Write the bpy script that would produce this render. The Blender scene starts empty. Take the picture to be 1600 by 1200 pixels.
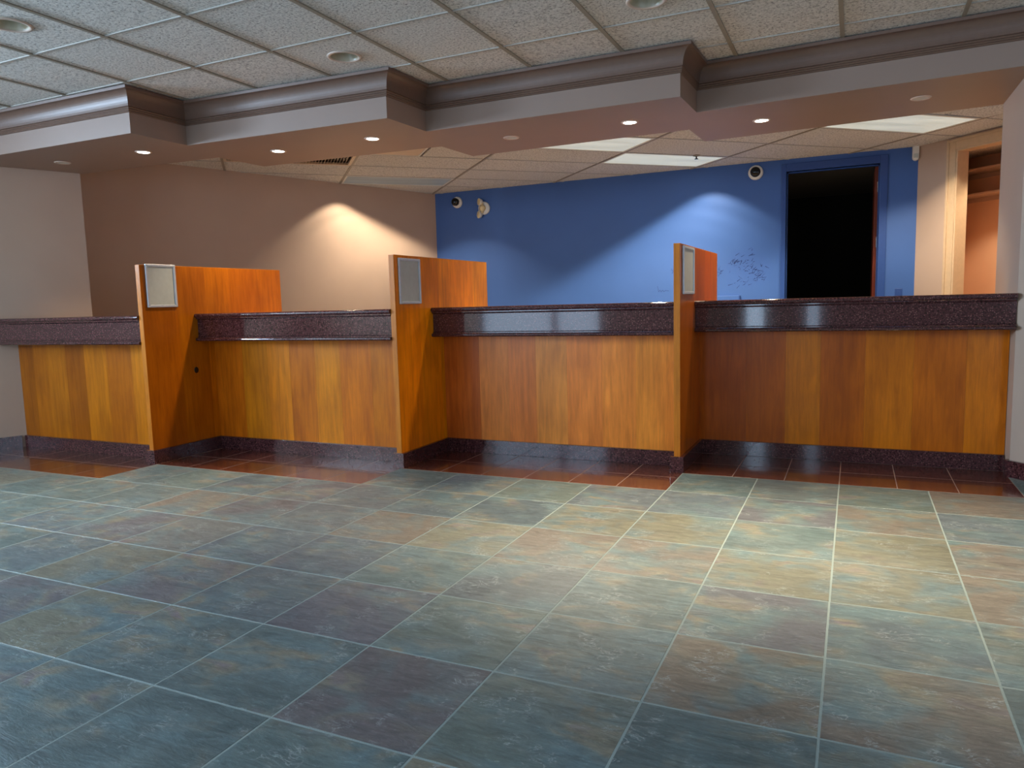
import bpy, bmesh, math, random
from math import sin, cos, pi, radians as R, tan, atan2, hypot
from mathutils import Vector, Matrix

random.seed(7)
S = bpy.context.scene
COL = S.collection

# ------------------------------------------------------------------ camera
cam = bpy.data.cameras.new('camera')
cam_o = bpy.data.objects.new('camera', cam)
COL.objects.link(cam_o)
S.camera = cam_o
cam.sensor_fit = 'HORIZONTAL'
cam.sensor_width = 36.0
cam.lens = 1153.947 / 1600 * 36.0
cam.clip_start = 0.05
cam_o.location = (0.05837, -4.64768, 1.11484)
cam_o.rotation_mode = 'XYZ'
cam_o.rotation_euler = (1.46039, 0.02641, 0.43175)

# ------------------------------------------------------------------ world, exposure
S.view_settings.view_transform = 'Standard'
S.view_settings.look = 'None'
S.view_settings.gamma = 1.0
S.view_settings.use_curve_mapping = False
S.view_settings.exposure = 0.0
S.cycles.use_denoising = True
S.cycles.max_bounces = 8
S.cycles.diffuse_bounces = 5
S.cycles.glossy_bounces = 4
S.cycles.caustics_reflective = False
S.cycles.caustics_refractive = False
S.cycles.sample_clamp_indirect = 6.0
W = bpy.data.worlds.new('overcast_sky')
S.world = W
W.use_nodes = True
bg = W.node_tree.nodes['Background']
bg.inputs['Color'].default_value = (0.62, 0.76, 1.0, 1)
bg.inputs['Strength'].default_value = 1.2

ZC = 2.615      # ceiling
ZS = 2.325      # soffit underside
YF = -6.2       # window wall behind the camera

def area(name, loc, rot, sx, sy, power, color, spread=180.0):
    L = bpy.data.lights.new(name, 'AREA')
    L.shape = 'RECTANGLE'; L.size = sx; L.size_y = sy
    L.energy = power; L.color = color; L.spread = R(spread)
    o = bpy.data.objects.new(name, L); COL.objects.link(o)
    o.location = loc; o.rotation_euler = rot
    return o

def spot(name, loc, power, color, size=100.0, blend=0.3, radius=0.05, rot=(0, 0, 0)):
    L = bpy.data.lights.new(name, 'SPOT')
    L.energy = power; L.color = color; L.spot_size = R(size); L.spot_blend = blend
    L.shadow_soft_size = radius
    o = bpy.data.objects.new(name, L); COL.objects.link(o)
    o.location = loc; o.rotation_euler = rot
    return o

DAY = (0.54, 0.75, 1.0)
# daylight falling in through the glazing behind the camera (light stands just outside each opening; the outermost two openings are added for daylight)
WINS = [(-8.9, -6.1, 1.85, 2.45), (-5.6, -3.5, 0.25, 2.35), (-1.50, -1.16, 0.12, 2.25), (-0.62, -0.38, 0.12, 2.25), (2.15, 3.35, 0.80, 2.40)]
WPOW = [150, 70, 18, 8, 45]
for (x0, x1, z0, z1), pw in zip(WINS, WPOW):
    area('daylight', ((x0 + x1) / 2, YF - 0.22, (z0 + z1) / 2), (R(90), 0, 0), x1 - x0, z1 - z0, pw, DAY)
# unseen big window added in the right side wall for more daylight
SWIN = (-5.7, -2.6, 0.30, 2.40)
area('daylight', (3.5 + 0.35, (SWIN[0] + SWIN[1]) / 2, (SWIN[2] + SWIN[3]) / 2), (R(90), 0, R(90)), SWIN[1] - SWIN[0], SWIN[3] - SWIN[2], 28, DAY)
# another added in the left wall to throw blue daylight on the pier
LWIN = (-5.8, -2.9, 1.80, 2.45)      # along the wall, sill, head
LWP = (-6.105 - 4.35 * cos(R(67)) - 0.35 * sin(R(67)), -0.21 - 4.35 * sin(R(67)) + 0.35 * cos(R(67)), 2.125)
area('daylight', LWP, (R(90), 0, R(-113)), 2.9, 0.65, 900, DAY)
# ------------------------------------------------------------------ node helpers
def mat(name):
    m = bpy.data.materials.new(name); m.use_nodes = True
    nt = m.node_tree
    b = nt.nodes['Principled BSDF']
    return m, nt, b

def N(nt, t, **kw):
    n = nt.nodes.new(t)
    for k, v in kw.items():
        if k in n.inputs.keys():
            n.inputs[k].default_value = v
        else:
            setattr(n, k, v)
    return n

def lin(r, g, b):
    f = lambda c: (c / 255 / 12.92) if c / 255 <= 0.04045 else ((c / 255 + 0.055) / 1.055) ** 2.4
    return (f(r), f(g), f(b), 1)

def ramp(nt, fac, stops):
    r = N(nt, 'ShaderNodeValToRGB')
    el = r.color_ramp.elements
    while len(el) < len(stops): el.new(0.5)
    for e, (p, c) in zip(el, stops):
        e.position = p; e.color = c
    nt.links.new(fac, r.inputs['Fac'])
    return r

def coords(nt, scale=(1, 1, 1), rand=True, rot=(0, 0, 0), src='Object'):
    tc = N(nt, 'ShaderNodeTexCoord')
    mp = N(nt, 'ShaderNodeMapping')
    mp.inputs['Scale'].default_value = scale
    mp.inputs['Rotation'].default_value = rot
    if rand:
        oi = N(nt, 'ShaderNodeObjectInfo')
        mul = N(nt, 'ShaderNodeVectorMath', operation='MULTIPLY')
        mul.inputs[1].default_value = (37.0, 53.0, 71.0)
        nt.links.new(oi.outputs['Random'], mul.inputs[0])
        add = N(nt, 'ShaderNodeVectorMath', operation='ADD')
        nt.links.new(tc.outputs[src], add.inputs[0]); nt.links.new(mul.outputs[0], add.inputs[1])
        nt.links.new(add.outputs[0], mp.inputs['Vector'])
    else:
        nt.links.new(tc.outputs[src], mp.inputs['Vector'])
    return mp.outputs['Vector']

def noise(nt, vec, scale, detail=4, rough=0.5, dist=0.0):
    n = N(nt, 'ShaderNodeTexNoise')
    n.inputs['Scale'].default_value = scale; n.inputs['Detail'].default_value = detail
    n.inputs['Roughness'].default_value = rough; n.inputs['Distortion'].default_value = dist
    nt.links.new(vec, n.inputs['Vector'])
    return n.outputs['Fac']

def bump(nt, b, h, strength, dist=0.01):
    bp = N(nt, 'ShaderNodeBump')
    bp.inputs['Strength'].default_value = strength; bp.inputs['Distance'].default_value = dist
    nt.links.new(h, bp.inputs['Height']); nt.links.new(bp.outputs[0], b.inputs['Normal'])

def mix(nt, a, bb, fac, mode='MIX'):
    m = N(nt, 'ShaderNodeMix', data_type='RGBA', blend_type=mode)
    for s, v in ((0, fac), (6, a), (7, bb)):
        if hasattr(v, 'node') or isinstance(v, bpy.types.NodeSocket): nt.links.new(v, m.inputs[s])
        else: m.inputs[s].default_value = v
    return m.outputs[2]

def m_paint(name, c, rough=0.6, texture=0.12, var=0.05):
    m, nt, b = mat(name)
    v = coords(nt, rand=False)
    n1 = noise(nt, v, 2.2, 3)
    c2 = tuple(x * (1 - var) for x in c[:3]) + (1,)
    nt.links.new(ramp(nt, n1, [(0.35, c2), (0.65, c)]).outputs[0], b.inputs['Base Color'])
    b.inputs['Roughness'].default_value = rough
    bump(nt, b, noise(nt, v, 210, 2), texture, 0.002)
    return m

def m_plain(name, c, rough=0.5, metal=0.0, emit=None, es=0.0):
    m, nt, b = mat(name)
    v = coords(nt, rand=True)
    n1 = noise(nt, v, 30, 2)
    c2 = tuple(x * 0.93 for x in c[:3]) + (1,)
    nt.links.new(ramp(nt, n1, [(0.3, c2), (0.7, c)]).outputs[0], b.inputs['Base Color'])
    b.inputs['Roughness'].default_value = rough; b.inputs['Metallic'].default_value = metal
    if emit:
        b.inputs['Emission Color'].default_value = emit; b.inputs['Emission Strength'].default_value = es
    return m

def m_slate():
    m, nt, b = mat('slate_tile')
    oi = N(nt, 'ShaderNodeObjectInfo')
    v = coords(nt, (1, 1, 1))
    big = noise(nt, v, 3.4, 3, 0.55, 0.6)
    vs = coords(nt, (1.3, 5.0, 1.0), rot=(0, 0, R(14)))
    streak = noise(nt, vs, 5.0, 8, 0.68, 1.2)
    fine = noise(nt, vs, 28, 6, 0.7, 0.6)
    alt = ramp(nt, noise(nt, coords(nt, (1, 1.6, 1), rot=(0, 0, R(-20))), 4.6, 3, 0.5, 0.8),
               [(0.38, lin(92, 110, 114)), (0.5, lin(100, 112, 112)), (0.62, lin(122, 116, 102)), (0.72, lin(112, 102, 106))]).outputs[0]
    k = ramp(nt, big, [(0.42, (0, 0, 0, 1)), (0.62, (1, 1, 1, 1))]).outputs[0]
    c = mix(nt, oi.outputs['Color'], alt, k)
    sh = ramp(nt, streak, [(0.28, (0.52, 0.52, 0.54, 1)), (0.5, (0.96, 0.96, 0.96, 1)), (0.75, (1.35, 1.35, 1.3, 1))]).outputs[0]
    c = mix(nt, c, sh, 0.85, 'MULTIPLY')
    sf = ramp(nt, fine, [(0.3, (0.72, 0.72, 0.72, 1)), (0.60, (1.06, 1.06, 1.06, 1)), (0.70, (2.1, 2.1, 2.05, 1))]).outputs[0]
    c = mix(nt, c, sf, 0.7, 'MULTIPLY')
    c = mix(nt, c, (1.27, 1.35, 1.34, 1), 1.0, 'MULTIPLY')
    fis = ramp(nt, noise(nt, coords(nt, (1, 2.2, 1), rot=(0, 0, R(25))), 11, 7, 0.62, 1.4), [(0.480, (0, 0, 0, 1)), (0.5, (1, 1, 1, 1)), (0.520, (0, 0, 0, 1))]).outputs[0]
    fmask = ramp(nt, noise(nt, coords(nt, (1, 1, 1), rot=(0, 0, R(70))), 7, 3, 0.6, 0.3), [(0.54, (0, 0, 0, 1)), (0.62, (1, 1, 1, 1))]).outputs[0]
    c = mix(nt, c, lin(168, 178, 178), mix(nt, (0, 0, 0, 1), mix(nt, (0, 0, 0, 1), fis, fmask), 0.9))
    nt.links.new(c, b.inputs['Base Color'])
    rr = ramp(nt, streak, [(0.3, (0.46, 0.46, 0.46, 1)), (0.7, (0.33, 0.33, 0.33, 1))])
    nt.links.new(rr.outputs[0], b.inputs['Roughness'])
    hh = N(nt, 'ShaderNodeMath', operation='ADD'); nt.links.new(streak, hh.inputs[0])
    h2 = N(nt, 'ShaderNodeMath', operation='MULTIPLY'); nt.links.new(fine, h2.inputs[0]); h2.inputs[1].default_value = 0.35
    nt.links.new(h2.outputs[0], hh.inputs[1])
    bump(nt, b, hh.outputs[0], 0.55, 0.005)
    return m

def m_granite(name, dark, midc, fleck, rough=0.08, scale=1.0):
    m, nt, b = mat(name)
    v = coords(nt)
    n1 = noise(nt, v, 110 * scale, 4, 0.7)
    vo = N(nt, 'ShaderNodeTexVoronoi'); vo.inputs['Scale'].default_value = 120 * scale
    nt.links.new(v, vo.inputs['Vector'])
    base = ramp(nt, n1, [(0.38, dark), (0.56, midc)]).outputs[0]
    sep = N(nt, 'ShaderNodeSeparateColor'); nt.links.new(vo.outputs['Color'], sep.inputs[0])
    sel = ramp(nt, sep.outputs[0], [(0.55, (0, 0, 0, 1)), (0.62, (1, 1, 1, 1))]).outputs[0]
    fl = ramp(nt, vo.outputs['Distance'], [(0.22, (1, 1, 1, 1)), (0.42, (0, 0, 0, 1))]).outputs[0]
    fm = mix(nt, (0, 0, 0, 1), fl, sel)
    fm2 = mix(nt, (0, 0, 0, 1), fm, 0.55)
    nt.links.new(mix(nt, base, fleck, fm2), b.inputs['Base Color'])
    b.inputs['Roughness'].default_value = rough
    b.inputs['Coat Weight'].default_value = 0.3; b.inputs['Coat Roughness'].default_value = 0.03
    return m

def m_wood(name='cherry_veneer', rough=0.30):
    m, nt, b = mat(name)
    oi = N(nt, 'ShaderNodeObjectInfo')
    v = coords(nt, (9, 9, 0.7))
    g = noise(nt, v, 4.0, 6, 0.6, 0.5)
    vf = coords(nt, (60, 60, 2.2))
    f = noise(nt, vf, 6.0, 4, 0.7, 0.2)
    blotch = noise(nt, coords(nt, (3, 3, 1.2)), 2.2, 3, 0.5, 0.4)
    s1 = ramp(nt, g, [(0.3, (0.72, 0.66, 0.60, 1)), (0.55, (1.0, 1.0, 1.0, 1)), (0.75, (1.18, 1.22, 1.25, 1))]).outputs[0]
    s2 = ramp(nt, f, [(0.3, (0.86, 0.84, 0.82, 1)), (0.7, (1.06, 1.07, 1.08, 1))]).outputs[0]
    s3 = ramp(nt, blotch, [(0.3, (0.78, 0.74, 0.70, 1)), (0.65, (1.08, 1.10, 1.10, 1))]).outputs[0]
    c = mix(nt, oi.outputs['Color'], s1, 0.8, 'MULTIPLY')
    c = mix(nt, c, s2, 0.8, 'MULTIPLY')
    c = mix(nt, c, s3, 0.8, 'MULTIPLY')
    nt.links.new(c, b.inputs['Base Color'])
    b.inputs['Roughness'].default_value = rough
    b.inputs['Specular IOR Level'].default_value = 0.32
    bump(nt, b, f, 0.08, 0.002)
    return m

def m_ceiling():
    m, nt, b = mat('mineral_ceiling_tile')
    v = coords(nt)
    n1 = noise(nt, v, 70, 5, 0.8)
    n2 = noise(nt, v, 40, 3, 0.6, 1.0)
    c = ramp(nt, n1, [(0.36, lin(110, 106, 100)), (0.46, lin(206, 202, 194)), (0.7, lin(244, 240, 232))]).outputs[0]
    c2 = ramp(nt, n2, [(0.30, (0.6, 0.58, 0.56, 1)), (0.36, (1, 1, 1, 1))]).outputs[0]
    nt.links.new(mix(nt, c, c2, 0.6, 'MULTIPLY'), b.inputs['Base Color'])
    b.inputs['Roughness'].default_value = 0.9
    bump(nt, b, n1, 0.7, 0.006)
    return m

def m_lens(c=lin(225, 232, 222), es=0.5, rough=0.35):
    m, nt, b = mat('prismatic_lens')
    v = coords(nt, rand=False)
    ck = N(nt, 'ShaderNodeTexChecker'); ck.inputs['Scale'].default_value = 70
    nt.links.new(v, ck.inputs['Vector'])
    n = noise(nt, coords(nt, (0.6, 3.5, 1), rand=True), 2.2, 2)
    cc = ramp(nt, n, [(0.35, tuple(x * 0.8 for x in c[:3]) + (1,)), (0.6, c)]).outputs[0]
    nt.links.new(cc, b.inputs['Base Color']); nt.links.new(cc, b.inputs['Emission Color'])
    b.inputs['Emission Strength'].default_value = es
    b.inputs['Roughness'].default_value = rough
    bump(nt, b, ck.outputs['Fac'], 0.3, 0.003)
    return m

M = {}
M['slate'] = m_slate()
M['grout'] = m_paint('grout', lin(150, 164, 160), 0.85, 0.5, 0.15)
M['granite'] = m_granite('polished_red_granite', lin(34, 20, 22), lin(84, 48, 50), lin(160, 112, 106), 0.08, 0.85)
M['granite_floor'] = m_granite('polished_granite_floor', lin(44, 24, 22), lin(100, 54, 44), lin(176, 116, 92), 0.15, 0.8)
M['granite_grout'] = m_paint('dark_grout', lin(170, 140, 124), 0.8, 0.3)
M['wood'] = m_wood()
M['wood_edge'] = m_wood('cherry_edge_band', 0.35)
M['ceil'] = m_ceiling()
M['tbar'] = m_plain('white_enamel_grid', lin(176, 172, 164), 0.5)
M['tbar_warm'] = m_plain('enamel_grid_brown', lin(150, 140, 124), 0.5)  # slightly darker and browner than the white grid enamel
M['beige'] = m_paint('beige_wall_paint', lin(188, 162, 142), 0.55)
M['soffit'] = m_paint('soffit_paint', lin(150, 126, 112), 0.5)
M['crown'] = m_plain('crown_enamel', lin(112, 86, 72), 0.42)
M['blue'] = m_paint('blue_wall_paint', lin(56, 94, 158), 0.5)
M['blue_trim'] = m_plain('blue_door_frame', lin(36, 70, 134), 0.4)
M['beige_trim'] = m_plain('cream_door_casing', lin(206, 176, 140), 0.4)
M['tan'] = m_paint('tan_closet_paint', lin(224, 184, 150), 0.6)
M['dark'] = m_paint('dark_room_shade', lin(24, 26, 26), 0.8)  # near-black colour stands in for the missing light in that room
M['silver'] = m_plain('brushed_aluminium', lin(206, 214, 222), 0.38, 0.35)
M['insert'] = m_plain('grey_paper_insert', lin(196, 200, 192), 0.35)
M['white'] = m_plain('white_plastic', lin(226, 222, 212), 0.4)
M['cream'] = m_plain('aged_cream_plastic', lin(222, 200, 150), 0.4)
M['black'] = m_plain('black_plastic', lin(12, 12, 14), 0.25)
M['dome'] = m_plain('smoked_dome', lin(8, 8, 12), 0.06)
M['chrome'] = m_plain('chrome', lin(200, 200, 205), 0.2, 0.9)
M['lamp'] = m_plain('lit_led_lens', lin(255, 250, 240), 0.4, 0, (1.0, 0.95, 0.86, 1), 14.0)
M['trimring'] = m_plain('downlight_ring', lin(206, 186, 170), 0.4)
M['reflector'] = m_plain('cream_reflector', lin(186, 176, 150), 0.3, 0.0)
M['lens_lit'] = m_lens()
M['lens_grey'] = m_lens(lin(150, 162, 166), 0.12)
M['louvre'] = m_plain('louvre_enamel', lin(214, 190, 160), 0.4)
M['scuff'] = m_plain('dark_blue_scuff', lin(24, 50, 104), 0.7)
M['bounce_surface'] = m_plain('beige_bounce_surface', lin(232, 208, 172), 0.45)
M['slab'] = m_paint('concrete', lin(110, 108, 104), 0.9)
M['dusty'] = m_paint('dusty_carpet', lin(140, 128, 112), 0.95)
def m_glass():
    m, nt, b = mat('window_glass')
    out = nt.nodes['Material Output']
    tr = N(nt, 'ShaderNodeBsdfTransparent'); gl = N(nt, 'ShaderNodeBsdfGlossy'); gl.inputs['Roughness'].default_value = 0.02
    mx = N(nt, 'ShaderNodeMixShader'); mx.inputs[0].default_value = 0.06
    nt.links.new(tr.outputs[0], mx.inputs[1]); nt.links.new(gl.outputs[0], mx.inputs[2])
    nt.links.new(mx.outputs[0], out.inputs['Surface'])
    return m
M['glass'] = m_glass()

# ------------------------------------------------------------------ object helpers
def mesh_obj(name, verts, faces, m, parent=None, loc=None, smooth=False, color=None):
    me = bpy.data.meshes.new(name)
    me.from_pydata([tuple(v) for v in verts], [], faces)
    me.validate(); me.update()
    bm = bmesh.new(); bm.from_mesh(me); bmesh.ops.recalc_face_normals(bm, faces=bm.faces); bm.to_mesh(me); bm.free()
    if smooth:
        for p_ in me.polygons: p_.use_smooth = True
    me.materials.append(M[m] if isinstance(m, str) else m)
    o = bpy.data.objects.new(name, me); COL.objects.link(o)
    if parent: o.parent = parent
    if loc is not None: o.location = loc
    if color: o.color = color
    return o

class MB:
    def __init__(s): s.v = []; s.f = []
    def add(s, vs, fs):
        k = len(s.v); s.v += [tuple(v) for v in vs]; s.f += [tuple(i + k for i in f) for f in fs]; return s
    def box(s, x0, x1, y0, y1, z0, z1, T=None):
        vs = [(x, y, z) for z in (z0, z1) for (x, y) in ((x0, y0), (x1, y0), (x1, y1), (x0, y1))]
        if T: vs = [T(*v) for v in vs]
        return s.add(vs, [(0, 3, 2, 1), (4, 5, 6, 7), (0, 1, 5, 4), (1, 2, 6, 5), (2, 3, 7, 6), (3, 0, 4, 7)])
    def prism(s, poly, z0, z1):
        n = len(poly)
        vs = [(x, y, z0) for x, y in poly] + [(x, y, z1) for x, y in poly]
        return s.add(vs, [tuple(reversed(range(n))), tuple(range(n, 2 * n))] + [(i, (i + 1) % n, n + (i + 1) % n, n + i) for i in range(n)])
    def lathe(s, prof, seg=24, T=None, cap0=False, cap1=False):
        vs = []
        for r, z in prof:
            for k in range(seg):
                a = 2 * pi * k / seg; p_ = (r * cos(a), r * sin(a), z); vs.append(T(*p_) if T else p_)
        fs = []
        for j in range(len(prof) - 1):
            for k in range(seg):
                fs.append((j * seg + k, j * seg + (k + 1) % seg, (j + 1) * seg + (k + 1) % seg, (j + 1) * seg + k))
        if cap0: fs.append(tuple(range(seg)))
        if cap1: fs.append(tuple((len(prof) - 1) * seg + k for k in range(seg)))
        return s.add(vs, fs)
    def sweep(s, profs):
        """profs: list of equally long closed 3-D loops"""
        n = len(profs[0]); vs = [p_ for L in profs for p_ in L]
        fs = []
        for j in range(len(profs) - 1):
            for k in range(n):
                fs.append((j * n + k, j * n + (k + 1) % n, (j + 1) * n + (k + 1) % n, (j + 1) * n + k))
        fs.append(tuple(range(n))); fs.append(tuple((len(profs) - 1) * n + k for k in reversed(range(n))))
        return s.add(vs, fs)
    def build(s, name, m, parent=None, smooth=False, bevel=0, color=None, loc=None):
        o = mesh_obj(name, s.v, s.f, m, parent, loc, smooth, color)
        if bevel:
            b = o.modifiers.new('bevel', 'BEVEL'); b.width = bevel; b.segments = 2; b.limit_method = 'ANGLE'; b.angle_limit = R(40)
        return o

def tag(o, label, cat, group=None):
    o['label'] = label; o['category'] = cat
    if group: o['group'] = group
    return o

def empty(name, loc, rz=0.0, label=None, cat=None, group=None):
    o = bpy.data.objects.new(name, None); COL.objects.link(o)
    o.location = loc; o.rotation_euler = (0, 0, rz); o.empty_display_size = 0.1
    if label: tag(o, label, cat, group)
    return o

def struct(o, label=None):
    o['kind'] = 'structure'
    if label: o['label'] = label
    return o

# child meshes are written in world coordinates; LP makes them local to a parent at loc (no rotation)
def off(mb, loc):
    mb.v = [(x - loc[0], y - loc[1], z - loc[2]) for x, y, z in mb.v]; return mb

# ------------------------------------------------------------------ key plan data
s_ = 0.457
SL = 0.0
# bays: left x, right x, panel y, fascia y, base y, slate row at which the granite border ends
BAYS = [
    dict(x0=-6.36, x1=-4.64, py=-0.745, fy=-0.905, j=3),
    dict(x0=-4.60, x1=-2.79, py=-0.265, fy=-0.432, j=2),
    dict(x0=-2.75, x1=-0.975, py=0.200, fy=0.040, j=1),
    dict(x0=-0.935, x1=0.918, py=0.680, fy=0.500, j=0),
]
PARTS = [dict(xr=-4.60, y0=-0.905, y1=0.530), dict(xr=-2.75, y0=-0.430, y1=0.955), dict(xr=-0.935, y0=0.025, y1=1.405)]
# left wall
WA = Vector((-6.105, -0.21)); wd = Vector((cos(R(67)), sin(R(67)))); wn = Vector((-wd.y, wd.x))
def wlx(y): return WA.x + wd.x / wd.y * (y - WA.y) + 0.004
def wl(t, n=0.0): return tuple(WA + wd * t + wn * n)
FB = Vector((-5.215, 4.36)); fd = Vector((cos(R(71.2)), sin(R(71.2)))); fn = Vector((-fd.y, fd.x))
def fl(t, n=0.0): return tuple(FB + fd * t + fn * n)
YB = 4.36
O45 = Vector((0.632, YB)); d45 = Vector((cos(R(-46)), sin(R(-46)))); n45 = Vector((-d45.y, d45.x))
def p45(d, D=0.0): return tuple(O45 + d45 * d + n45 * D)

# ------------------------------------------------------------------ FLOOR
floor = MB().prism([(-9.5, YF - 0.2), (4.6, YF - 0.2), (4.6, 8.4), (-9.5, 8.4)], -0.16, -0.012).build('floor', 'slab')
struct(floor, 'multicoloured slate tile floor with pale grout and red granite border')
tl = wl(-0.55)
g1 = MB().prism([(-9.3, YF), (3.6, YF), (3.6, 0.70), (-9.3, 0.70)], -0.0118, -0.0006).build('grout_bed', 'grout', floor)
g1['label'] = 'pale grout between the slate tiles'
def chamfer_tile(w, h, b, t, name, m):
    a, c = w / 2, h / 2
    vs = [(-a, -c, -t), (a, -c, -t), (a, c, -t), (-a, c, -t), (-a, -c, -b), (a, -c, -b), (a, c, -b), (-a, c, -b),
          (-a + b, -c + b, 0), (a - b, -c + b, 0), (a - b, c - b, 0), (-a + b, c - b, 0)]
    fs = [(3, 2, 1, 0)] + [(i, (i + 1) % 4, 4 + (i + 1) % 4, 4 + i) for i in range(4)] + [(4 + i, 4 + (i + 1) % 4, 8 + (i + 1) % 4, 8 + i) for i in range(4)] + [(8, 9, 10, 11)]
    me = bpy.data.meshes.new(name); me.from_pydata(vs, [], fs); me.update(); me.materials.append(M[m]); return me
slate_me = chamfer_tile(s_ - 0.0060, s_ - 0.0060, 0.0010, 0.0115, 'slate_tile', 'slate')
PAL = dict(rust=[lin(122, 102, 84), lin(126, 100, 82), lin(116, 98, 84)], purple=[lin(94, 84, 88), lin(98, 86, 88), lin(88, 82, 90)],
           blue=[lin(80, 92, 102), lin(84, 94, 104), lin(76, 90, 98)], yellow=[lin(118, 110, 86), lin(112, 106, 88)],
           green=[lin(80, 98, 96), lin(88, 100, 92), lin(74, 92, 92)], grey=[lin(94, 100, 100), lin(86, 94, 98), lin(104, 102, 98)])
TINT = {(0, 1): 'rust', (-5, 3): 'rust', (-3, 3): 'rust', (-2, 3): 'rust', (1, 2): 'rust', (1, 3): 'rust', (-1, 5): 'rust', (0, 5): 'rust', (-8, 3): 'rust', (-6, 1): 'green', (1, 0): 'rust', (-1, 0): 'grey', (-1, 1): 'purple', (-1, 4): 'purple', (-3, 5): 'green', (-3, 6): 'purple', (-4, 5): 'purple', (-8, 4): 'purple', (-6, 5): 'purple', (-7, 5): 'yellow', (0, 4): 'blue', (-8, 5): 'blue', (-5, 4): 'blue', (-2, 1): 'blue', (-8, 2): 'blue', (1, 1): 'blue', (-4, 2): 'blue', (-6, 4): 'blue', (0, 2): 'yellow', (-6, 6): 'yellow', (-2, 4): 'green', (0, 3): 'yellow', (-4, 3): 'yellow', (-3, 2): 'yellow', (-1, 2): 'green', (-12, 3): 'yellow', (-2, 5): 'green', (-4, 4): 'green', (-5, 7): 'green', (-4, 6): 'green', (-3, 7): 'green', (-1, 6): 'green', (1, 4): 'green', (1, 5): 'green', (-2, 0): 'green', (0, 0): 'green', (-9, 2): 'green', (-4, 7): 'green', (-1, 3): 'yellow', (-10, 2): 'green'}  # a yellow tile before the rightmost counter carries the warm light patch
keys = list(PAL)
for i in range(-15, 5):
    jmin = 3 if i < -10 else 2 if i < -6 else 1 if i < -2 else 0 if i < 2 else -1
    for j in range(jmin, 12):
        if j >= 9 and (i < -9 or i > 2): continue
        cx, cy = (i + 0.5) * s_, -(j + 0.5) * s_
        # keep to the inside of the slanted left wall and of the angled pier on the right
        if (Vector((cx, cy)) - WA).dot(wn) > -0.05: continue
        if i >= 2 and (cx - 0.92) + (cy - 0.52) > -0.15: continue
        o = bpy.data.objects.new('slate_tile', slate_me); COL.objects.link(o); o.parent = floor
        o.location = (cx, cy, -random.uniform(0, 0.0002))
        o.rotation_euler = (random.uniform(-0.0006, 0.0006), random.uniform(-0.0006, 0.0006), 0)
        k = TINT.get((i, j)) or random.choice(['green', 'grey', 'blue', 'grey', 'yellow', 'purple', 'green'])
        c = random.choice(PAL[k]); f = random.uniform(0.92, 1.08); g_ = (0.115, 0.140, 0.150); c = [a_ * 0.62 + b_ * 0.38 for a_, b_ in zip(c, g_)]
        o.color = (c[0] * f, c[1] * f, c[2] * f, 1)
# triangular slate pieces along the angled pier and partly cut pieces on the left
MB().prism([(0.917, 0.454), (0.917, 0.003), (1.36, 0.003), (1.36, 0.07), (0.975, 0.454)], -0.0115, 0.0).build('slate_tile', 'slate', floor, color=PAL['green'][0])
# granite border tiles
gt = chamfer_tile(s_ * 2 / 3 - 0.0035, 0.3240, 0.0012, 0.0115, 'granite_tile', 'granite_floor')
for bi, b in enumerate(BAYS):
    yb = -b['j'] * s_
    xs = [-0.914 + s_ * 4 * (bi - 3) + s_ * 2 / 3 * k for k in range(6)]
    if bi == 0: xs = [-4.57 - s_ * 2 / 3 * (k + 1) for k in range(6)]
    for x in xs:
        for r in range(2):
            cx, cy = x + s_ / 3, yb + 0.165 + r * 0.328
            if bi == 0 and (Vector((cx, cy)) - WA).dot(wn) > 0.02: continue
            o = bpy.data.objects.new('granite_tile', gt); COL.objects.link(o); o.parent = floor
            o.location = (cx, cy, 0)
    MB().prism([(b['x0'] - 0.03, yb - 0.0), (min(b['x1'] + 0.04, 0.914), yb), (min(b['x1'] + 0.04, 0.914), yb + 0.66), (b['x0'] - 0.03, yb + 0.66)], -0.0031, -0.0005).build('granite_joint', 'granite_grout', floor)
# staff side floor behind the counters
MB().prism([fl(-5.2, -0.02), (-4.6, -0.05), (-2.77, 0.42), (-0.95, 0.9), (0.9, 0.9), (1.6, 3.3), (0.63, YB), (-5.2, YB)], -0.0118, 0.0).build('carpet', 'dusty', floor)

# ------------------------------------------------------------------ WALLS
def wall_seg(a, b, z0, z1, th, side=1):
    a = Vector(a); b = Vector(b); d = (b - a).normalized(); n = Vector((-d.y, d.x)) * side * th
    return MB().prism([tuple(a), tuple(b), tuple(b + n), tuple(a + n)], z0, z1)

ZW = ZC + 0.12
# near left wall and the recessed far left wall
wlb = MB()
for t0_, t1_, z0_, z1_ in ((-7.0, LWIN[0], -0.01, ZW), (LWIN[1], 0, -0.01, ZW), (LWIN[0], LWIN[1], -0.01, LWIN[2]), (LWIN[0], LWIN[1], LWIN[3], ZW)):
    w = wall_seg(wl(t0_), wl(t1_), z0_, z1_, 0.20, 1); wlb.add(w.v, w.f)
fr = MB(); t = 0.04
for t0_, t1_, z0_, z1_ in ((LWIN[0], LWIN[0] + t, LWIN[2], LWIN[3]), (LWIN[1] - t, LWIN[1], LWIN[2], LWIN[3]), (LWIN[0] + t, LWIN[1] - t, LWIN[2], LWIN[2] + t), (LWIN[0] + t, LWIN[1] - t, LWIN[3] - t, LWIN[3]), (-4.39, -4.31, LWIN[2] + t, LWIN[3] - t)):
    w = wall_seg(wl(t0_, 0.05), wl(t1_, 0.05), z0_, z1_, 0.08, 1); fr.add(w.v, w.f)
f = struct(fr.build('window_7', 'silver'))
wall_seg(wl(LWIN[0] + t, 0.087), wl(LWIN[1] - t, 0.087), LWIN[2] + t, LWIN[3] - t, 0.006, 1).build('pane', 'glass', f)
struct(wlb.build('wall_left', 'beige'), 'beige painted left wall in front of the soffit end')
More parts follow.
